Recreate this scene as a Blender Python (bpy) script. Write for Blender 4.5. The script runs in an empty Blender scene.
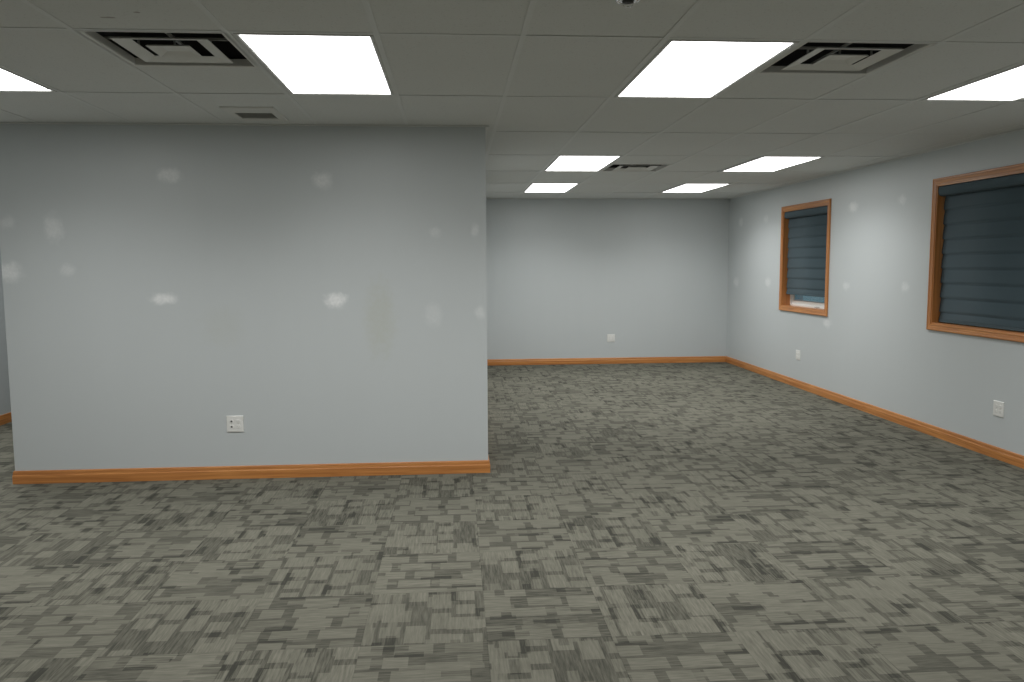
import bpy, math, random
from mathutils import Vector, Matrix

random.seed(7)
SC = bpy.context.scene
COL = SC.collection

# ------------------------------------------------------------------ camera
F_PX = 798.86
PITCH, YAW, ROLL = 0.0958, 0.0718, -0.0054
cp, sp = math.cos(PITCH), math.sin(PITCH)
cy, sy = math.cos(YAW), math.sin(YAW)
cr, sr = math.cos(ROLL), math.sin(ROLL)
e_x = Vector((cy, -sy, 0)); e_d = Vector((sy*cp, cy*cp, -sp)); e_u = Vector((sy*sp, cy*sp, cp))
right = cr*e_x + sr*e_u
up = -sr*e_x + cr*e_u
cam_d = bpy.data.cameras.new('camera')
cam_d.sensor_fit = 'HORIZONTAL'; cam_d.sensor_width = 36.0
cam_d.lens = F_PX/1024*36.0
cam_d.clip_start = 0.02; cam_d.clip_end = 200
cam = bpy.data.objects.new('camera', cam_d); COL.objects.link(cam)
m = Matrix((right, up, -e_d)).transposed().to_4x4()
m.translation = Vector((0, 0, 1.494))
cam.matrix_world = m
SC.camera = cam

# ------------------------------------------------------------------ world (blue dusk outside the blinds), exposure
w = bpy.data.worlds.new('dusk'); SC.world = w; w.use_nodes = True
bg = w.node_tree.nodes['Background']
bg.inputs[0].default_value = (0.10, 0.26, 0.34, 1); bg.inputs[1].default_value = 0.45
SC.view_settings.view_transform = 'Standard'
SC.view_settings.look = 'None'
SC.view_settings.gamma = 1.0
SC.view_settings.use_curve_mapping = False
SC.view_settings.exposure = 0.0
LAMP = 5.4                                    # radiance of the lit ceiling lenses in every direction
LAMP_W, LAMP_SPREAD = 14.2, math.radians(136)  # what the prismatic lenses throw downwards
LAMP_COL = (1.0, 1.0, 0.985, 1)

# ------------------------------------------------------------------ dimensions (metres)
H = 2.446
XL, XR = -4.312, 4.108
YF, YB = -3.9, 11.776
PX0, PX1, PY = -3.042, 0.229, 5.645          # the boxed-in room that stands in the middle
T = 0.6096
X0, Y0 = -1.5279, 3.4477                      # ceiling grid origin
def gx(i): return X0 + i*T
def gy(j): return Y0 + j*2*T

# ------------------------------------------------------------------ mesh helper
class MB:
    def __init__(s): s.v = []; s.f = []; s.mi = []; s.sm = []
    def face(s, pts, mi=0, sm=False):
        b = len(s.v); s.v += [tuple(p) for p in pts]; s.f.append(tuple(range(b, b+len(pts)))); s.mi.append(mi); s.sm.append(sm)
    def box(s, x0, x1, y0, y1, z0, z1, mi=0):
        b = len(s.v)
        s.v += [(x0,y0,z0),(x1,y0,z0),(x1,y1,z0),(x0,y1,z0),(x0,y0,z1),(x1,y0,z1),(x1,y1,z1),(x0,y1,z1)]
        for q in ((0,3,2,1),(4,5,6,7),(0,1,5,4),(1,2,6,5),(2,3,7,6),(3,0,4,7)):
            s.f.append(tuple(b+i for i in q)); s.mi.append(mi); s.sm.append(False)
    def bridge(s, A, B, closed=True, mi=0, sm=False):
        n = len(A); b = len(s.v); s.v += [tuple(p) for p in A] + [tuple(p) for p in B]
        for i in range(n if closed else n-1):
            j = (i+1) % n
            s.f.append((b+i, b+j, b+n+j, b+n+i)); s.mi.append(mi); s.sm.append(sm)
    def loops(s, L, closed=True, mi=0, sm=False, cap0=False, cap1=False):
        b = len(s.v); n = len(L[0])
        for l in L: s.v += [tuple(p) for p in l]
        for k in range(len(L)-1):
            for i in range(n if closed else n-1):
                j = (i+1) % n
                s.f.append((b+k*n+i, b+k*n+j, b+(k+1)*n+j, b+(k+1)*n+i)); s.mi.append(mi); s.sm.append(sm)
        if cap0: s.f.append(tuple(b+i for i in reversed(range(n)))); s.mi.append(mi); s.sm.append(False)
        if cap1: s.f.append(tuple(b+(len(L)-1)*n+i for i in range(n))); s.mi.append(mi); s.sm.append(False)
    def lathe(s, c, prof, n=32, mi=0, cap0=False, cap1=False):
        L = [[(c[0]+r*math.cos(2*math.pi*i/n), c[1]+r*math.sin(2*math.pi*i/n), c[2]+z) for i in range(n)] for r, z in prof]
        s.loops(L, True, mi, True, cap0, cap1)
    def sweep(s, prof, path_loops):
        pass
    def build(s, name, mats, parent=None, bevel=0, seg=2, recalc=True):
        me = bpy.data.meshes.new(name)
        me.from_pydata(s.v, [], s.f)
        for mm in (mats if isinstance(mats, (list, tuple)) else [mats]): me.materials.append(mm)
        for p, mi, sm in zip(me.polygons, s.mi, s.sm): p.material_index = mi; p.use_smooth = sm
        me.update()
        if recalc:
            import bmesh
            bm = bmesh.new(); bm.from_mesh(me)
            bmesh.ops.remove_doubles(bm, verts=bm.verts, dist=1e-6)
            bmesh.ops.recalc_face_normals(bm, faces=bm.faces)
            bm.to_mesh(me); bm.free()
        o = bpy.data.objects.new(name, me); COL.objects.link(o)
        if parent: o.parent = parent
        if bevel:
            b = o.modifiers.new('bevel', 'BEVEL'); b.width = bevel; b.segments = seg; b.limit_method = 'ANGLE'; b.angle_limit = 0.6
        return o

def struct(o): o['kind'] = 'structure'; return o
def thing(name, label, cat, loc=(0,0,0), rz=0, group=None):
    o = bpy.data.objects.new(name, None); COL.objects.link(o)
    o.empty_display_size = 0.1
    o.location = loc; o.rotation_euler = (0,0,rz); o['label'] = label; o['category'] = cat
    if group: o['group'] = group
    return o
def copy_tree(o, parent=None):
    c = o.copy(); COL.objects.link(c)
    if parent: c.parent = parent
    for ch in list(o.children): copy_tree(ch, c)
    return c
def place(proto, used, label, loc, rz=0):
    o = proto if not used else copy_tree(proto)
    o.location = loc; o.rotation_euler = (0,0,rz); o['label'] = label
    return o

# ------------------------------------------------------------------ materials
class N:
    def __init__(s, name):
        s.m = bpy.data.materials.new(name); s.m.use_nodes = True
        s.t = s.m.node_tree; s.b = s.t.nodes['Principled BSDF']
    def n(s, typ, **k):
        x = s.t.nodes.new(typ)
        for a, v in k.items(): setattr(x, a, v)
        return x
    def l(s, a, b): s.t.links.new(a, b)
    def val(s, sock, v):
        if hasattr(v, 'is_output'): s.l(v, sock)
        else: sock.default_value = v
    def math(s, op, a, b=None, clamp=False):
        x = s.n('ShaderNodeMath', operation=op); x.use_clamp = clamp
        s.val(x.inputs[0], a)
        if b is not None: s.val(x.inputs[1], b)
        return x.outputs[0]
    def mix(s, f, a, b, blend='MIX'):
        x = s.n('ShaderNodeMix', data_type='RGBA', blend_type=blend)
        s.val(x.inputs[0], f); s.val(x.inputs[6], a); s.val(x.inputs[7], b)
        return x.outputs[2]
    def rng(s, v, a, b, c=0.0, d=1.0, kind='SMOOTHSTEP'):
        x = s.n('ShaderNodeMapRange', interpolation_type=kind)
        s.val(x.inputs[0], v)
        for i, q in enumerate((a, b, c, d)): x.inputs[i+1].default_value = q
        return x.outputs[0]
    def noise(s, vec, scale, detail=2, rough=.5, dist=0):
        x = s.n('ShaderNodeTexNoise'); s.l(vec, x.inputs['Vector'])
        x.inputs['Scale'].default_value = scale; x.inputs['Detail'].default_value = detail
        x.inputs['Roughness'].default_value = rough; x.inputs['Distortion'].default_value = dist
        return x.outputs['Fac']
    def mapping(s, vec, loc=(0,0,0), sc=(1,1,1)):
        x = s.n('ShaderNodeMapping'); s.l(vec, x.inputs[0]); x.inputs[1].default_value = loc; x.inputs[3].default_value = sc
        return x.outputs[0]
    def obj(s): return s.n('ShaderNodeTexCoord').outputs['Object']
    def bump(s, h, strength, dist):
        x = s.n('ShaderNodeBump'); x.inputs['Strength'].default_value = strength; x.inputs['Distance'].default_value = dist
        s.l(h, x.inputs['Height']); s.l(x.outputs[0], s.b.inputs['Normal'])
    def set(s, **k):
        for a, v in k.items(): s.val(s.b.inputs[a.replace('_', ' ')], v)

def lin(r, g, b):
    f = lambda c: (c/255/12.92 if c/255 <= .04045 else ((c/255+.055)/1.055)**2.4)
    return (f(r), f(g), f(b), 1)

def plain(name, col, rough=.5, metal=0.0, spec=.5, spot=.05, scale=30):
    k = N(name); c = k.obj()
    nz = k.noise(c, scale, 3)
    k.l(k.mix(nz, tuple(x*(1-spot) for x in col[:3])+(1,), tuple(min(1, x*(1+spot)) for x in col[:3])+(1,)), k.b.inputs['Base Color'])
    k.set(Roughness=rough, Metallic=metal); k.b.inputs['Specular IOR Level'].default_value = spec
    return k.m

WALL = (0.574, 0.608, 0.614, 1)
def wall_mat(name, axes, patches, stains=()):
    """grey-blue roller-painted drywall; patches = white filler spots (u, v, ru, rv, strength)"""
    k = N(name); c = k.obj()
    base = k.mix(k.noise(c, .9, 2), tuple(x*.985 for x in WALL[:3])+(1,), tuple(x*1.015 for x in WALL[:3])+(1,))
    roll = k.noise(k.mapping(c, (0,0,0), (5,5,.35)), 1.0, 2)          # vertical roller strokes
    base = k.mix(k.rng(roll, .3, .7, 0, .35), base, tuple(x*.975 for x in WALL[:3])+(1,))
    sep = k.n('ShaderNodeSeparateXYZ'); k.l(c, sep.inputs[0])
    U, V = sep.outputs[axes[0]], sep.outputs[axes[1]]
    ragged = k.math('MULTIPLY', k.math('SUBTRACT', k.noise(c, 20, 2), .5), .9)
    fine = k.rng(k.noise(k.mapping(c, (3,1,2), (1,1,1)), 60, 2), .25, .75, .65, 1.0)
    for lst, colr in ((stains, (0.50, 0.515, 0.44, 1)), (patches, (0.93, 0.94, 0.94, 1))):
        for (u, v, ru, rv, st) in lst:
            du = k.math('DIVIDE', k.math('SUBTRACT', U, u), ru); dv = k.math('DIVIDE', k.math('SUBTRACT', V, v), rv)
            d = k.math('SQRT', k.math('ADD', k.math('MULTIPLY', du, du), k.math('MULTIPLY', dv, dv)))
            d = k.math('ADD', d, ragged)
            f = k.math('MULTIPLY', k.rng(d, .30, 1.25, min(1.0, st*1.1), 0.0), fine)
            base = k.mix(f, base, colr)
    k.l(base, k.b.inputs['Base Color'])
    k.set(Roughness=.42); k.b.inputs['Specular IOR Level'].default_value = .5
    k.bump(k.noise(c, 260, 2), .12, .0012)
    return k.m

M = {}
M['wall'] = wall_mat('wall_paint', (0,2), [])
M['wall_mid'] = wall_mat('wall_paint_patched', (0,2), [
    (-1.917,2.106,.085,.055,.55), (-.893,2.075,.075,.06,.55), (-1.988,1.27,.10,.042,.8), (-.827,1.253,.085,.058,.85),
    (-2.691,1.753,.07,.10,.4), (-2.616,1.471,.055,.045,.32), (-2.993,1.46,.09,.075,.6), (-2.985,1.793,.06,.05,.3),
    (-.128,1.72,.045,.04,.25), (.15,1.733,.03,.05,.35), (-.15,1.142,.07,.09,.2), (.18,1.153,.04,.05,.35)],
    [(-.52,1.111,.12,.30,.42), (-1.6,1.08,.16,.16,.16)])
M['wall_right'] = wall_mat('wall_paint_right', (1,2), [
    (11.283,2.078,.10,.07,.4), (10.359,2.069,.10,.055,.28), (8.048,2.062,.11,.055,.55), (7.142,2.061,.07,.05,.35),
    (11.434,1.218,.13,.08,.4), (10.238,1.244,.11,.07,.4), (8.139,1.247,.08,.05,.35), (7.034,1.268,.07,.05,.35), (8.54,.828,.10,.06,.4)])

SCUFFS = [(-1.317,3.285,.030,.012),(-1.182,3.216,.016,.010)]
def ceiling_mat():
    k = N('ceiling_tile'); c = k.obj()
    big = k.noise(c, 1.4, 2)
    col = k.mix(big, (.69,.700,.680,1), (.74,.750,.732,1))
    fis = k.noise(k.mapping(c, (0,0,0), (1,1,1)), 95, 3, .6)
    col = k.mix(k.rng(fis, .60, .70, 0, .35), col, (.40,.40,.38,1))
    big2 = k.noise(k.mapping(c, (5,2,0), (1,1,1)), 9, 4, .65)
    col = k.mix(k.rng(big2, .68, .80, 0, .25), col, (.36,.34,.31,1))
    sep = k.n('ShaderNodeSeparateXYZ'); k.l(c, sep.inputs[0])          # a few scuffs on one tile
    rag = k.math('MULTIPLY', k.math('SUBTRACT', k.noise(c, 60, 3), .5), 1.6)
    for u, v_, ru, rv in SCUFFS:
        du = k.math('DIVIDE', k.math('SUBTRACT', sep.outputs[0], u), ru); dv = k.math('DIVIDE', k.math('SUBTRACT', sep.outputs[1], v_), rv)
        d = k.math('ADD', k.math('SQRT', k.math('ADD', k.math('MULTIPLY', du, du), k.math('MULTIPLY', dv, dv))), rag)
        col = k.mix(k.rng(d, .5, 1.1, .6, 0), col, (.22,.17,.15,1))
    k.l(col, k.b.inputs['Base Color']); k.set(Roughness=.95); k.b.inputs['Specular IOR Level'].default_value = .1
    k.bump(fis, .25, .002)
    return k.m
M['tile'] = ceiling_mat()
M['tee'] = plain('ceiling_grid_paint', (.705,.716,.698,1), .5, spot=.03)
M['lamp_frame'] = plain('lamp_frame_paint', (.62,.62,.60,1), .4, spot=.02)
M['diffuser'] = plain('diffuser_paint', (.70,.695,.66,1), .45, spot=.04, scale=12)
M['duct'] = plain('dark_duct', (.05,.05,.05,1), .8)
M['dark'] = plain('dark_plastic', (.035,.035,.035,1), .5)
M['chrome'] = plain('chrome', (.75,.75,.76,1), .18, metal=1.0, spot=.02)
M['plate'] = plain('white_plastic', (.80,.80,.77,1), .35, spot=.02)
M['plate_grey'] = plain('grey_louvre_paint', (.46,.46,.43,1), .5, spot=.04)
M['vinyl'] = plain('white_vinyl', (.82,.82,.80,1), .35, spot=.02)

def lens_mat():
    k = N('lit_lens')
    c = k.obj()
    pr = k.noise(c, 120, 1)
    e = k.mix(pr, (LAMP_COL[0]*.97, LAMP_COL[1]*.97, LAMP_COL[2]*.97, 1), LAMP_COL)
    k.set(Base_Color=(.8,.8,.8,1), Roughness=.4)
    k.l(e, k.b.inputs['Emission Color']); k.b.inputs['Emission Strength'].default_value = LAMP
    return k.m
M['lens'] = lens_mat()

def wood(name, axis):
    k = N(name); c = k.obj()
    sc = [26, 26, 26]; sc[axis] = .9
    g1 = k.noise(k.mapping(c, (0,0,0), tuple(sc)), 1.6, 5, .6, .8)
    sc2 = [140, 140, 140]; sc2[axis] = 3.0
    g2 = k.noise(k.mapping(c, (1,2,3), tuple(sc2)), 1.0, 3, .6)
    big = k.noise(c, 1.1, 2)
    col = k.mix(k.rng(g1, .32, .68), (.42,.157,.039,1), (.66,.288,.084,1))
    col = k.mix(k.rng(g2, .52, .75, 0, .55), col, (.28,.10,.027,1))
    col = k.mix(k.rng(big, .3, .7, 0, .3), col, (.54,.21,.062,1))
    k.l(col, k.b.inputs['Base Color'])
    k.set(Roughness=.38); k.b.inputs['Coat Weight'].default_value = .4; k.b.inputs['Coat Roughness'].default_value = .2
    k.bump(g2, .15, .001)
    return k.m
for a, nme in enumerate('xyz'): M['oak_'+nme] = wood('oak_grain_'+nme, a)

def fabric():
    k = N('slate_blind_fabric'); c = k.obj()
    weave = k.noise(k.mapping(c, (0,0,0), (1,300,300)), 1.0, 2)
    big = k.noise(c, 3, 2)
    col = k.mix(weave, (.062,.090,.108,1), (.086,.122,.142,1))
    col = k.mix(k.math('MULTIPLY', big, .3), col, (.068,.108,.118,1))
    k.l(col, k.b.inputs['Base Color']); k.set(Roughness=.8)
    k.b.inputs['Sheen Weight'].default_value = .03; k.b.inputs['Specular IOR Level'].default_value = .2
    k.bump(weave, .2, .001)
    return k.m
M['fabric'] = fabric()

def glass():
    k = N('window_glass')
    k.set(Base_Color=(.93,.97,.97,1), Roughness=0.0); k.b.inputs['Transmission Weight'].default_value = 1.0; k.b.inputs['IOR'].default_value = 1.45
    return k.m
M['glass'] = glass()

def carpet():
    k = N('carpet_tiles'); c = k.obj()
    S = .5
    p = k.mapping(c, (-.115/S, -3.05/S, 0), (1/S, 1/S, 0))
    sep = k.n('ShaderNodeSeparateXYZ'); k.l(p, sep.inputs[0])
    ix, iy = k.math('FLOOR', sep.outputs[0]), k.math('FLOOR', sep.outputs[1])
    fx, fy = k.math('SUBTRACT', sep.outputs[0], ix), k.math('SUBTRACT', sep.outputs[1], iy)
    par = k.math('FLOORED_MODULO', k.math('ADD', ix, iy), 2.0)            # quarter-turned, checkerboard
    idv = k.n('ShaderNodeCombineXYZ'); k.l(ix, idv.inputs[0]); k.l(iy, idv.inputs[1])
    wn = k.n('ShaderNodeTexWhiteNoise', noise_dimensions='3D'); k.l(idv.outputs[0], wn.inputs['Vector'])
    ws = k.n('ShaderNodeSeparateColor'); k.l(wn.outputs['Color'], ws.inputs[0])
    a = k.n('ShaderNodeMix', data_type='FLOAT'); k.l(par, a.inputs[0]); k.l(fx, a.inputs[2]); k.l(fy, a.inputs[3])
    b = k.n('ShaderNodeMix', data_type='FLOAT'); k.l(par, b.inputs[0]); k.l(fy, b.inputs[2]); k.l(fx, b.inputs[3])
    U = k.math('ADD', k.math('MULTIPLY', a.outputs[0], S), k.math('MULTIPLY', k.math('FLOOR', k.math('MULTIPLY', ws.outputs[0], 37)), 1.37))
    V = k.math('ADD', k.math('MULTIPLY', b.outputs[0], S), k.math('MULTIPLY', k.math('FLOOR', k.math('MULTIPLY', ws.outputs[1], 37)), 1.11))
    q = k.n('ShaderNodeCombineXYZ'); k.l(U, q.inputs[0]); k.l(V, q.inputs[1])
    q = q.outputs[0]
    def brick(vec, bw, rh, mortar, off, squash, sf):
        x = k.n('ShaderNodeTexBrick'); k.l(vec, x.inputs['Vector'])
        x.offset = off; x.offset_frequency = 2; x.squash = squash; x.squash_frequency = sf
        x.inputs['Color1'].default_value = (0,0,0,1); x.inputs['Color2'].default_value = (1,1,1,1); x.inputs['Mortar'].default_value = (0,0,0,1)
        x.inputs['Scale'].default_value = 1; x.inputs['Mortar Size'].default_value = mortar; x.inputs['Mortar Smooth'].default_value = .1
        x.inputs['Brick Width'].default_value = bw; x.inputs['Row Height'].default_value = rh
        return x.outputs['Color'], x.outputs['Fac']
    qa = k.mapping(q, (0,0,0), (.45,1,1))
    c1, m1 = brick(qa, .088, .104, .0105, .41, .72, 3)                                   # pale blocks, wider gaps along the pile
    c2, m2 = brick(k.mapping(qa, (.231,.047,0)), .070, .165, .010, .37, 1.35, 2)
    c3, m3 = brick(k.mapping(qa, (.613,.331,0)), .062, .052, .006, .31, 1.25, 3)
    st1 = k.noise(k.mapping(q, (0,0,0), (9, 105, 1)), 1.0, 2, .65)                       # tufted lines along the tile's own direction
    st2 = k.noise(k.mapping(q, (2,1,0), (2.2, 34, 1)), 1.0, 2, .5)
    b1 = k.math('MULTIPLY', k.rng(c1, .18, .32), k.math('SUBTRACT', 1.0, m1))
    b2 = k.math('MULTIPLY', k.rng(c2, .70, .74), k.math('SUBTRACT', 1.0, m2))
    b3 = k.math('MULTIPLY', k.rng(c3, .76, .80), k.math('SUBTRACT', 1.0, m3))
    v = k.math('ADD', .34, k.math('MULTIPLY', b1, k.math('ADD', .20, k.math('MULTIPLY', c1, .14))))
    v = k.math('MAXIMUM', v, k.math('MULTIPLY', b2, .66))
    v = k.math('MAXIMUM', v, k.math('MULTIPLY', b3, .55))
    dk = k.math('MULTIPLY', k.rng(c3, .17, .13), k.math('SUBTRACT', 1.0, m3))
    v = k.math('SUBTRACT', v, k.math('MULTIPLY', dk, .22))                               # small dark bars
    v = k.math('ADD', v, k.math('MULTIPLY', k.math('SUBTRACT', st1, .5), k.math('ADD', .62, k.math('MULTIPLY', ws.outputs[2], .55))))
    v = k.math('ADD', v, k.math('MULTIPLY', k.math('SUBTRACT', st2, .5), .22))
    v = k.math('ADD', v, k.math('MULTIPLY', k.math('SUBTRACT', ws.outputs[1], .5), .06))
    grain = k.noise(c, 420, 2)
    v = k.math('ADD', v, k.math('MULTIPLY', k.math('SUBTRACT', grain, .5), .18))
    seam = k.math('MINIMUM', k.math('MINIMUM', fx, fy), k.math('MINIMUM', k.math('SUBTRACT', 1.0, fx), k.math('SUBTRACT', 1.0, fy)))
    v = k.math('SUBTRACT', v, k.rng(seam, .0, .010, .10, .0))
    ramp = k.n('ShaderNodeValToRGB'); k.l(v, ramp.inputs[0])
    e = ramp.color_ramp.elements
    e[0].position = .10; e[0].color = CARPET[0]
    e[1].position = .95; e[1].color = CARPET[2]
    e2 = e.new(.52); e2.color = CARPET[1]
    k.l(ramp.outputs[0], k.b.inputs['Base Color'])
    k.set(Roughness=.95); k.b.inputs['Specular IOR Level'].default_value = .12
    k.bump(k.math('ADD', grain, k.math('MULTIPLY', st1, .6)), .35, .003)
    return k.m
CARPET = [(.046,.046,.038,1), (.130,.127,.102,1), (.202,.196,.160,1)]
M['carpet'] = carpet()

# ------------------------------------------------------------------ shell
f = MB(); f.box(XL-.15, XR+.15, YF-.15, YB+.15, -.12, 0); struct(f.build('floor', M['carpet']))
WT = H+.16
f = MB(); f.box(XL-.15, XL, YF-.15, YB+.15, 0, WT); struct(f.build('wall_left', M['wall']))
f = MB(); f.box(XL, XR, YB, YB+.15, 0, WT); struct(f.build('wall_back', M['wall']))
f = MB(); f.box(XL, XR, YF-.15, YF, 0, WT); struct(f.build('wall_front', M['wall']))
f = MB(); f.box(PX0, PX1, PY, YB, 0, WT); struct(f.build('wall_middle', M['wall_mid']))

# windows: outer casing sizes
CW = .055
WIN = [(8.527, 9.825, .900, 2.187), (5.352, 6.650, .910, 2.198)]
f = MB()
ys = [YF-.15] ; 
order = sorted(WIN)
y = YF-.15
for (a, b, z0, z1) in order:
    oa, ob, oz0, oz1 = a+CW, b-CW, z0+CW, z1-CW
    f.box(XR, XR+.15, y, oa, 0, WT)
    f.box(XR, XR+.15, oa, ob, 0, oz0)
    f.box(XR, XR+.15, oa, ob, oz1, WT)
    y = ob
f.box(XR, XR+.15, y, YB+.15, 0, WT)
struct(f.build('wall_right', M['wall_right']))

# ------------------------------------------------------------------ ceiling: lay-in tiles and tees
LIGHTS = [(-2,0),(1,0),(4,0),(7,0),(4,3),(7,3),(4,5),(7,5),(-2,-3),(1,-3),(4,-3),(7,-3),(-4,2)]   # (column, row); last five: out-of-view lamps added to light the room
def colx(i): return gx(i)
DIFF = [(0,0,0),(5,0,0),(5,3,1)]                     # column, row, half (0 near, 1 far)
VENT = (-1.395,-1.075, 5.03,5.47); VSLOT = (-1.352,-1.125, 5.19,5.40)
def sub(rects, c):
    out = []
    for (a,b,d,e) in rects:
        if c[0] >= b or c[1] <= a or c[2] >= e or c[3] <= d: out.append((a,b,d,e)); continue
        x0, x1 = max(a,c[0]), min(b,c[1])
        if a < x0: out.append((a,x0,d,e))
        if x1 < b: out.append((x1,b,d,e))
        if d < c[2]: out.append((x0,x1,d,c[2]))
        if e > c[3]: out.append((x0,x1,c[3],e))
    return out
def clip(r):
    a,b,d,e = max(r[0],XL), min(r[1],XR), max(r[2],YF), min(r[3],YB)
    if b-a < .004 or e-d < .004: return []
    return [q for q in sub([(a,b,d,e)], (PX0,PX1,PY,YB)) if q[1]-q[0] > .003 and q[3]-q[2] > .003]
light_cells = set()
for i, j in LIGHTS: light_cells.add((i, j))
tiles = MB(); grid = MB()
TH = .0016
for i in range(-6, 11):
    for j in range(-8, 8):
        if (i, j) in light_cells: continue
        x0, x1, y0, y1 = gx(i)+.002, gx(i+1)-.002, gy(j)+.002, gy(j+1)-.002
        rs = clip((x0,x1,y0,y1))
        for di, dj, h in DIFF:
            if (i, j) == (di, dj): rs = sub(rs, (gx(i), gx(i+1), gy(j)+h*T, gy(j)+h*T+T))
        rs = sub(rs, (VSLOT[0]-.008, VSLOT[1]+.008, VSLOT[2]-.008, VSLOT[3]+.008))
        dz = random.uniform(0.0004, .0014); tx = random.uniform(-.0003, .0003); ty = random.uniform(-.0010, .0010)
        for (a,b,d,e) in rs:
            zf = lambda X, Y: H+TH+dz + tx*(X-(x0+x1)/2)/T + ty*(Y-(y0+y1)/2)/T
            tiles.face([(a,d,zf(a,d)),(a,e,zf(a,e)),(b,e,zf(b,e)),(b,d,zf(b,d))])
TW = .012
def tee(a,b,d,e):
    for r in clip((a,b,d,e)): grid.box(r[0],r[1],r[2],r[3],H,H+.0015)
for i in range(-6, 12):                               # main tees along the room
    if XL < gx(i) < XR:
        tee(gx(i)-TW, gx(i)+TW, YF, YB)
        for r in clip((gx(i)-.0015, gx(i)+.0015, YF, YB)): grid.box(r[0],r[1],r[2],r[3],H+.0015,H+.03)
for j in range(-8, 9):                                # cross tees
    for i in range(-6, 11):
        tee(gx(i)+TW, gx(i+1)-TW, gy(j)-TW, gy(j)+TW)
        for r in clip((gx(i)+TW, gx(i+1)-TW, gy(j)-.0015, gy(j)+.0015)): grid.box(r[0],r[1],r[2],r[3],H+.0015,H+.03)
AG = .022                                             # wall angle round the edges
for (a,b,d,e) in ((XL,XL+AG,YF,YB),(XR-AG,XR,YF,YB),(XL,PX0,YB-AG,YB),(PX1,XR,YB-AG,YB),(XL,XR,YF,YF+AG),
                  (PX0-AG,PX1+AG,PY-AG,PY),(PX1,PX1+AG,PY,YB),(PX0-AG,PX0,PY,YB)):
    grid.box(a,b,d,e,H-.006,H+.0003)
sky_block = MB(); sky_block.box(XL-.15, XR+.15, YF-.15, YB+.15, WT+.15, WT+.25)     # unseen slab added to keep the blue world out of the tile gaps
for (a,b,d,e) in ((XL-.15,XL,YF-.15,YB+.15),(XR,XR+.15,YF-.15,YB+.15),(XL,XR,YF-.15,YF),(XL,XR,YB,YB+.15)):
    sky_block.box(a,b,d,e,WT,WT+.15)
struct(sky_block.build('ceiling_deck', M['duct']))
ceil = struct(tiles.build('ceiling', M['tile'], recalc=False))
g = grid.build('grid', M['tee'], ceil)

# ------------------------------------------------------------------ baseboards
BH, BT = .090, .014
PROF = [(0,0),(BT,0),(BT,BH*.62),(BT*.80,BH*.70),(BT*.72,BH*.90),(BT*.45,BH),(0,BH)]
def baseboard(name, pts, mat, close=False):
    """pts: polyline on the wall face; the board stands to the LEFT of the walking direction"""
    f = MB(); n = len(pts); L = []
    for i, p in enumerate(pts):
        P = Vector(p)
        d0 = (P-Vector(pts[i-1])).normalized() if i else None
        d1 = (Vector(pts[i+1])-P).normalized() if i < n-1 else None
        d0 = d0 or d1; d1 = d1 or d0
        n0, n1 = Vector((-d0.y, d0.x)), Vector((-d1.y, d1.x))
        nn = (n0+n1); nn = nn/ (1+n0.dot(n1))
        L.append([(P.x+nn.x*t, P.y+nn.y*t, z+.0005) for t, z in PROF])
    f.loops(L, True, 0, False, True, True)
    return struct(f.build(name, mat))
baseboard('baseboard_right', [(XR,YF+BT),(XR,YB)], M['oak_y'])
baseboard('baseboard_back', [(XR-BT-.0005,YB),(PX1+BT+.0005,YB)], M['oak_x'])
baseboard('baseboard_middle', [(PX1,YB-.001),(PX1,PY),(PX0,PY),(PX0,YB-.001)][::-1] and [(PX0,YB-.001),(PX0,PY),(PX1,PY),(PX1,YB-.001)][::-1], M['oak_x'])
baseboard('baseboard_left', [(XL,YB-.001),(XL,YF+BT)], M['oak_y'])
baseboard('baseboard_front', [(XL+BT+.0005,YF),(XR-BT-.0005,YF)], M['oak_x'])

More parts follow.
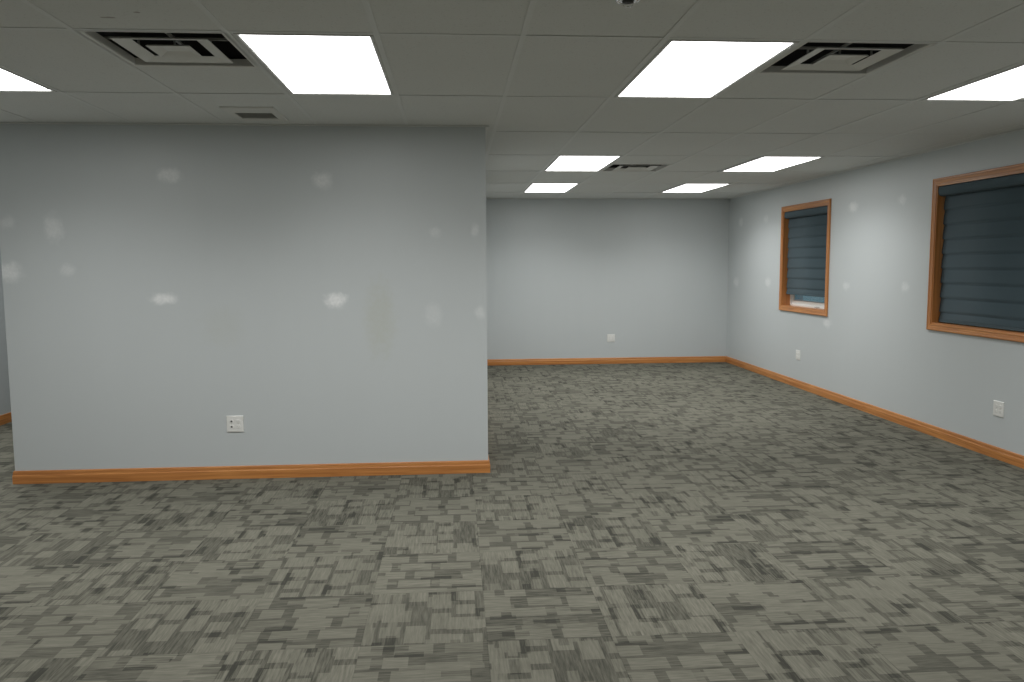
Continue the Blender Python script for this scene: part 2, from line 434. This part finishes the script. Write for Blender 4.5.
# ------------------------------------------------------------------ windows
def ring(f, a, b, z0, z1, w, prof, mi_h=1, mi_v=0):
    """mitred frame; prof = list of (inset from the outer edge 0..w, x); faces on the sides use mi_v, top/bottom mi_h"""
    L = [[(x, a+t, z0+t), (x, b-t, z0+t), (x, b-t, z1-t), (x, a+t, z1-t)] for t, x in prof]
    for k in range(len(L)):
        A, B = L[k], L[(k+1) % len(L)]
        for i in range(4):
            j = (i+1) % 4
            f.face([A[i], A[j], B[j], B[i]], mi_h if i in (0,2) else mi_v)
for wi, (a, b, z0, z1) in enumerate(WIN):
    root = bpy.data.objects.new('window_%d' % (wi+1), None); COL.objects.link(root)
    root.location = (XR, (a+b)/2, z0); root['kind'] = 'structure'
    hw = (b-a)/2; hh = z1-z0
    A, B, Z0, Z1 = -hw, hw, 0, hh
    f = MB()                                           # moulded oak casing
    ring(f, A, B, Z0, Z1, CW, [(0,-.0005),(0,-.016),(.006,-.020),(.014,-.020),(.018,-.016),(CW-.014,-.013),(CW-.010,-.016),(CW-.002,-.016),(CW,-.012),(CW,-.0005)])
    f.build('casing', [M['oak_z'], M['oak_y']], root)
    f = MB(); D = .098                                 # oak jamb liner
    ring(f, A+CW-.001, B-CW+.001, Z0+CW-.001, Z1-CW+.001, .012, [(0.001,-.010),(.012,-.010),(.012,D),(0.001,D)])
    f.build('jamb', [M['oak_z'], M['oak_y']], root)
    ia, ib, iz0, iz1 = A+CW+.011, B-CW-.011, Z0+CW+.011, Z1-CW-.011
    f = MB()                                           # white vinyl frame and sash
    ring(f, A+CW, B-CW, Z0+CW, Z1-CW, .05, [(.001,D+.001),(.030,D+.001),(.030,D+.014),(.040,D+.014),(.040,D+.044),(.001,D+.044)], 0, 0)
    f.build('window_frame', M['vinyl'], root)
    f = MB()
    ring(f, ia+.022, ib-.022, iz0+.022, iz1-.022, .05, [(.009,D+.016),(.040,D+.016),(.046,D+.024),(.046,D+.042),(.009,D+.042)], 0, 0)
    sash = f.build('sash', M['vinyl'], root)
    f = MB(); f.box(D+.028, D+.034, ia+.064, ib-.064, iz0+.064, iz1-.064)
    f.build('pane', M['glass'], sash)
    f = MB()                                           # folding crank on the bottom rail
    c = (D-.001, -.20, iz0+.012)
    f.box(D-.012, D+.0005, c[1]-.035, c[1]+.035, iz0+.004, iz0+.020)
    f.box(D-.020, D-.012, c[1]-.010, c[1]+.030, iz0+.008, iz0+.015)
    f.box(D-.030, D-.018, c[1]+.022, c[1]+.034, iz0+.006, iz0+.018)
    k = f.build('crank', M['lamp_frame'], root, bevel=.002)

# ------------------------------------------------------------------ blinds
def blind(label, win, drop, loc_z):
    a, b, z0, z1 = win
    iw = (b-a)/2-CW-.014
    top = z1-CW-.0125
    t = thing('window_blind', label, 'blind', (XR, (a+b)/2, top), 0, 'slate blinds in the oak windows')
    f = MB()                                           # rounded head cassette
    pr = [(.060,0),(.004,0),(-.004,-.010),(-.007,-.030),(-.006,-.055),(.002,-.074),(.016,-.082),(.060,-.082)]
    f.loops([[(x, -iw, z) for x, z in pr], [(x, iw, z) for x, z in pr]], True, 0, False, True, True)
    f.build('cassette', M['fabric'], t, bevel=.003)
    # folded fabric
    fw = iw-.016; sp_ = .1235; zt = -.080
    n = int(math.ceil((drop-.080-.02)/sp_))
    P = []
    zz = zt
    bottom = -drop+.018
    kk = 0
    while zz > bottom+1e-4:
        ze = max(zz-sp_, bottom); seg = 10
        for s in range(seg):
            u = s/seg
            P.append((.052-.004*math.sin(math.pi*u)**.6-.012*u**1.5, zz+(ze-zz)*u))
        zz = ze
    P.append((.050, bottom))
    f = MB()
    nx = 2
    front = [[(x, -fw, z) for x, z in P], [(x, fw, z) for x, z in P]]
    back = [[(x+.003, -fw, z) for x, z in P], [(x+.003, fw, z) for x, z in P]]
    f.loops(front, False, 0, True); f.loops(back, False, 0, True)
    for s in (0, 1): f.bridge(front[s], back[s], False)
    f.face([front[0][-1], front[1][-1], back[1][-1], back[0][-1]])
    f.build('shade', M['fabric'], t)
    f = MB(); f.box(.038, .058, -fw, fw, -drop, -drop+.022); f.build('bottom_rail', M['fabric'], t, bevel=.003)
    return t
blind('dark slate window blind stopped short of the sill, in the far window', WIN[0], WIN[0][3]-CW-.0125-1.104, 0)
blind('dark slate window blind fully lowered, in the near window at the right edge', WIN[1], WIN[1][3]-CW-.0125-.982, 0)

# ------------------------------------------------------------------ ceiling lights
def make_light():
    t = thing('ceiling_light', '', 'ceiling light', group='rectangular ceiling lights')
    hw, hl = T/2-.003, T-.003
    f = MB()                                           # door frame with a stepped inner lip
    L = [[(-hw+q, -hl+q, z), (hw-q, -hl+q, z), (hw-q, hl-q, z), (-hw+q, hl-q, z)] for q, z in
         [(0,.010),(0,.002),(.016,.002),(.018,-.003),(.027,-.003),(.033,.000),(.033,.010)]]
    f.loops(L, True); fr = f.build('frame', M['lamp_frame'], t)
    f = MB(); f.box(-hw+.004, hw-.004, -hl+.004, hl-.004, .0115, .085); f.build('housing', M['lamp_frame'], t, bevel=.004)
    f = MB(); lw, ll = hw-.029, hl-.032
    f.box(-lw, lw, -ll, ll, .003, .0105, 1)
    f.mi[0] = 0
    f.build('lens', [M['lens'], M['lamp_frame']], t)
    ld = bpy.data.lights.new('lamp', 'AREA'); ld.shape = 'RECTANGLE'; ld.size = 2*lw-.01; ld.size_y = 2*ll-.01
    ld.energy = LAMP_W; ld.spread = LAMP_SPREAD; ld.color = LAMP_COL[:3]
    lo = bpy.data.objects.new('lamp', ld); COL.objects.link(lo); lo.parent = t; lo.location = (0, 0, .001)
    for s in (-1, 1):
        f = MB(); f.box(hw-.0245, hw-.0185, s*ll*.86-.012, s*ll*.86+.012, -.0065, -.0042); f.build('latch', M['plate_grey'], t, bevel=.001)
    return t
LL = ['lit rectangular ceiling light cut off by the left edge of the photo',
      'large lit ceiling light before the partition wall, right of the left air diffuser',
      'large lit ceiling light at top right, left of the right air diffuser',
      'lit rectangular ceiling light cut off by the right edge, above the near window',
      'distant lit ceiling light just left of the small far diffuser',
      'distant lit ceiling light nearest the far window',
      'left one of the two lit ceiling lights closest to the back wall',
      'right one of the two lit ceiling lights closest to the back wall'] + ['rectangular lit ceiling light behind the viewpoint, outside the photo']*4 + ['lit ceiling light in the passage left of the partition wall, hidden']
proto = make_light()
for k, (i, j) in enumerate(LIGHTS):
    o = place(proto, k > 0, LL[k], (gx(i)+T/2+((.010 if j == 0 else .032) if i == 7 else .004), gy(j)+T, H))
    if 8 <= k < 12: o['group'] = 'ceiling lights behind the viewpoint'

# ------------------------------------------------------------------ square louvred air diffusers
def sq(h, z): return [(-h,-h,z),(h,-h,z),(h,h,z),(-h,h,z)]
def make_diffuser():
    t = thing('air_diffuser', '', 'air vent', group='square ceiling air diffusers')
    f = MB()
    f.loops([sq(.302,.006), sq(.302,.0016), sq(.299,.0), sq(.280,.0), sq(.276,.004), sq(.276,.035), sq(.300,.037)], True)
    f.build('flange', M['diffuser'], t)
    f = MB(); f.loops([sq(.2995,.0375), sq(.2995,.22)], True, cap1=True); f.build('plenum', M['duct'], t)
    f = MB(); f.loops([sq(.135,.0105), sq(.185,-.001), sq(.197,-.004), sq(.200,-.003), sq(.198,.001), sq(.188,.003), sq(.137,.0125)], True)
    f.build('outer_cone', M['diffuser'], t)
    f = MB(); f.loops([sq(.050,.010), sq(.078,-.001), sq(.092,-.005), sq(.094,-.004), sq(.088,.002), sq(.052,.012)], True, cap0=True, cap1=True)
    f.build('centre_plate', M['diffuser'], t)
    f = MB()                                           # cross brace that carries the cones
    f.box(-.299, .299, -.006, .006, .046, .056); f.box(-.006, .006, -.299, -.0062, .046, .056); f.box(-.006, .006, .0062, .299, .046, .056)
    for a_ in (-1, 1): f.box(a_*.155-.004, a_*.155+.004, -.004, .004, .0095, .046)
    f.box(-.004, .004, -.0035, .0035, .0121, .046)
    f.build('brace', M['plate_grey'], t)
    return t
proto = make_diffuser()
DL = ['large square grey air diffuser in the ceiling above the partition wall, left of a light',
      'large square grey air diffuser in the ceiling at upper right, between two lights',
      'small distant square air diffuser in the ceiling beside the third-row light']
for k, (i, j, h) in enumerate(DIFF):
    place(proto, k > 0, DL[k], (gx(i)+T/2, gy(j)+h*T+T/2, H))

# ------------------------------------------------------------------ small return grille
t = thing('ceiling_grille', 'small rectangular ceiling grille with a dark slot, close to the top of the partition wall', 'air vent',
          ((VENT[0]+VENT[1])/2, (VENT[2]+VENT[3])/2, H))
cx_, cy_ = t.location.x, t.location.y
f = MB()
o_ = (VENT[0]-cx_, VENT[1]-cx_, VENT[2]-cy_, VENT[3]-cy_); s_ = (VSLOT[0]-cx_, VSLOT[1]-cx_, VSLOT[2]-cy_, VSLOT[3]-cy_)
rc = lambda q, e, z: [(q[0]+e,q[2]+e,z),(q[1]-e,q[2]+e,z),(q[1]-e,q[3]-e,z),(q[0]+e,q[3]-e,z)]
f.loops([rc(o_,0,.0035), rc(o_,0,-.003), rc(o_,.006,-.007), rc(s_,-.004,-.007), rc(s_,0,-.004), rc(s_,0,.03)], True)
f.build('plate', M['diffuser'], t)
f = MB(); nb = 9
for q in range(nb):
    yy = s_[2] + (q+.5)*(s_[3]-s_[2])/nb
    f.loops([[(X, yy-.010, -.002),(X, yy-.009, -.003),(X, yy+.010, .014),(X, yy+.009, .015)] for X in (s_[0]+.0005, s_[1]-.0005)], True, cap0=True, cap1=True)
f.build('louvres', M['plate_grey'], t)
f = MB(); f.loops([rc(s_,.0005,.0302), rc(s_,.0005,.06)], True, cap1=True); f.build('duct', M['duct'], t)

# ------------------------------------------------------------------ sprinkler head
t = thing('sprinkler_head', 'small chrome fire sprinkler in the ceiling, cut off by the top edge', 'sprinkler', (.640, 2.958, H+TH-.002))
f = MB(); f.lathe((0,0,0), [(.046,.001),(.045,-.003),(.040,-.007),(.030,-.009),(.026,-.006),(.022,.004)], 40); f.build('escutcheon', M['chrome'], t)
f = MB(); f.lathe((0,0,0), [(.0215,.004),(.0215,-.008),(.0205,-.011),(.008,-.012)], 24, cap0=True, cap1=True); f.build('body', M['dark'], t)
f = MB()
for s in (-1, 1):
    f.loops([[(s*(x)+dx, dy, z) for dx, dy in ((-.002,-.002),(.002,-.002),(.002,.002),(-.002,.002))] for x, z in ((.016,-.010),(.019,-.016),(.016,-.022),(.004,-.0262))], True, cap0=True, cap1=True)
f.build('arms', M['chrome'], t)
f = MB(); f.lathe((0,0,0), [(.002,-.0255),(.009,-.026),(.010,-.027),(.009,-.0275),(.002,-.028)], 24, cap0=True, cap1=True); f.build('deflector', M['chrome'], t)

# ------------------------------------------------------------------ two-gang outlets: plate in the local XZ plane, facing -Y
def make_outlet(ports):
    t = thing('wall_outlet', '', 'outlet', group='square two-gang wall outlets')
    h = .0580
    f = MB()
    L = [[(-h+q, y, -h+q),(h-q, y, -h+q),(h-q, y, h-q),(-h+q, y, h-q)] for q, y in [(0,-.0004),(0,-.004),(.003,-.0065),(.008,-.0072)]]
    f.loops(L, True, cap1=True); f.build('cover_plate', M['plate'], t)
    for x in (-.023, .023):
        for z in (-.0195, .0195):
            f = MB()
            r = [(x+.0165*math.cos(u)*(1 if abs(math.cos(u)) < .82 else .82/abs(math.cos(u))), z+.0145*math.sin(u)) for u in [2*math.pi*i/28 for i in range(28)]]
            f.loops([[(X, -.0073, Z) for X, Z in r], [(X, -.0088, Z) for X, Z in r], [(x+(X-x)*.93, -.0095, z+(Z-z)*.93) for X, Z in r]], True, cap1=True)
            rec = f.build('receptacle', M['plate'], t)
            f = MB()
            if x < 0 and ports: f.box(x-.006, x+.006, -.0104, -.0096, z-.0055, z+.0055)
            else:
                f.box(x-.0068, x-.0048, -.0101, -.0096, z-.003, z+.005); f.box(x+.0048, x+.0068, -.0101, -.0096, z-.002, z+.005)
                f.box(x-.002, x+.002, -.0101, -.0096, z-.009, z-.0055)
            f.build('socket_holes', M['dark'] if x < 0 and ports else M['plate_grey'], rec)
        f = MB(); L = [[(x+.003*math.cos(u), y, .003*math.sin(u)) for u in [2*math.pi*i/12 for i in range(12)]] for y in (-.0073,-.0082)]
        f.loops(L, True, cap1=True); f.build('screw', M['plate_grey'], t)
    return t
front_outlet = make_outlet(True); proto = make_outlet(False)
for k, (lab, loc, rz) in enumerate([
    ('square white wall outlet with dark ports, low on the partition wall in front', (-1.542, PY, .391), 0),
    ('small square white wall outlet low on the back wall', (2.333, YB, .385), 0),
    ('small white wall outlet on the right wall below the far window', (XR, 9.25, .391), -math.pi/2),
    ('square white wall outlet on the right wall below the near window, by the right edge', (XR, 5.697, .383), -math.pi/2)]):
    place(front_outlet if k == 0 else proto, k > 1, lab, loc, rz)
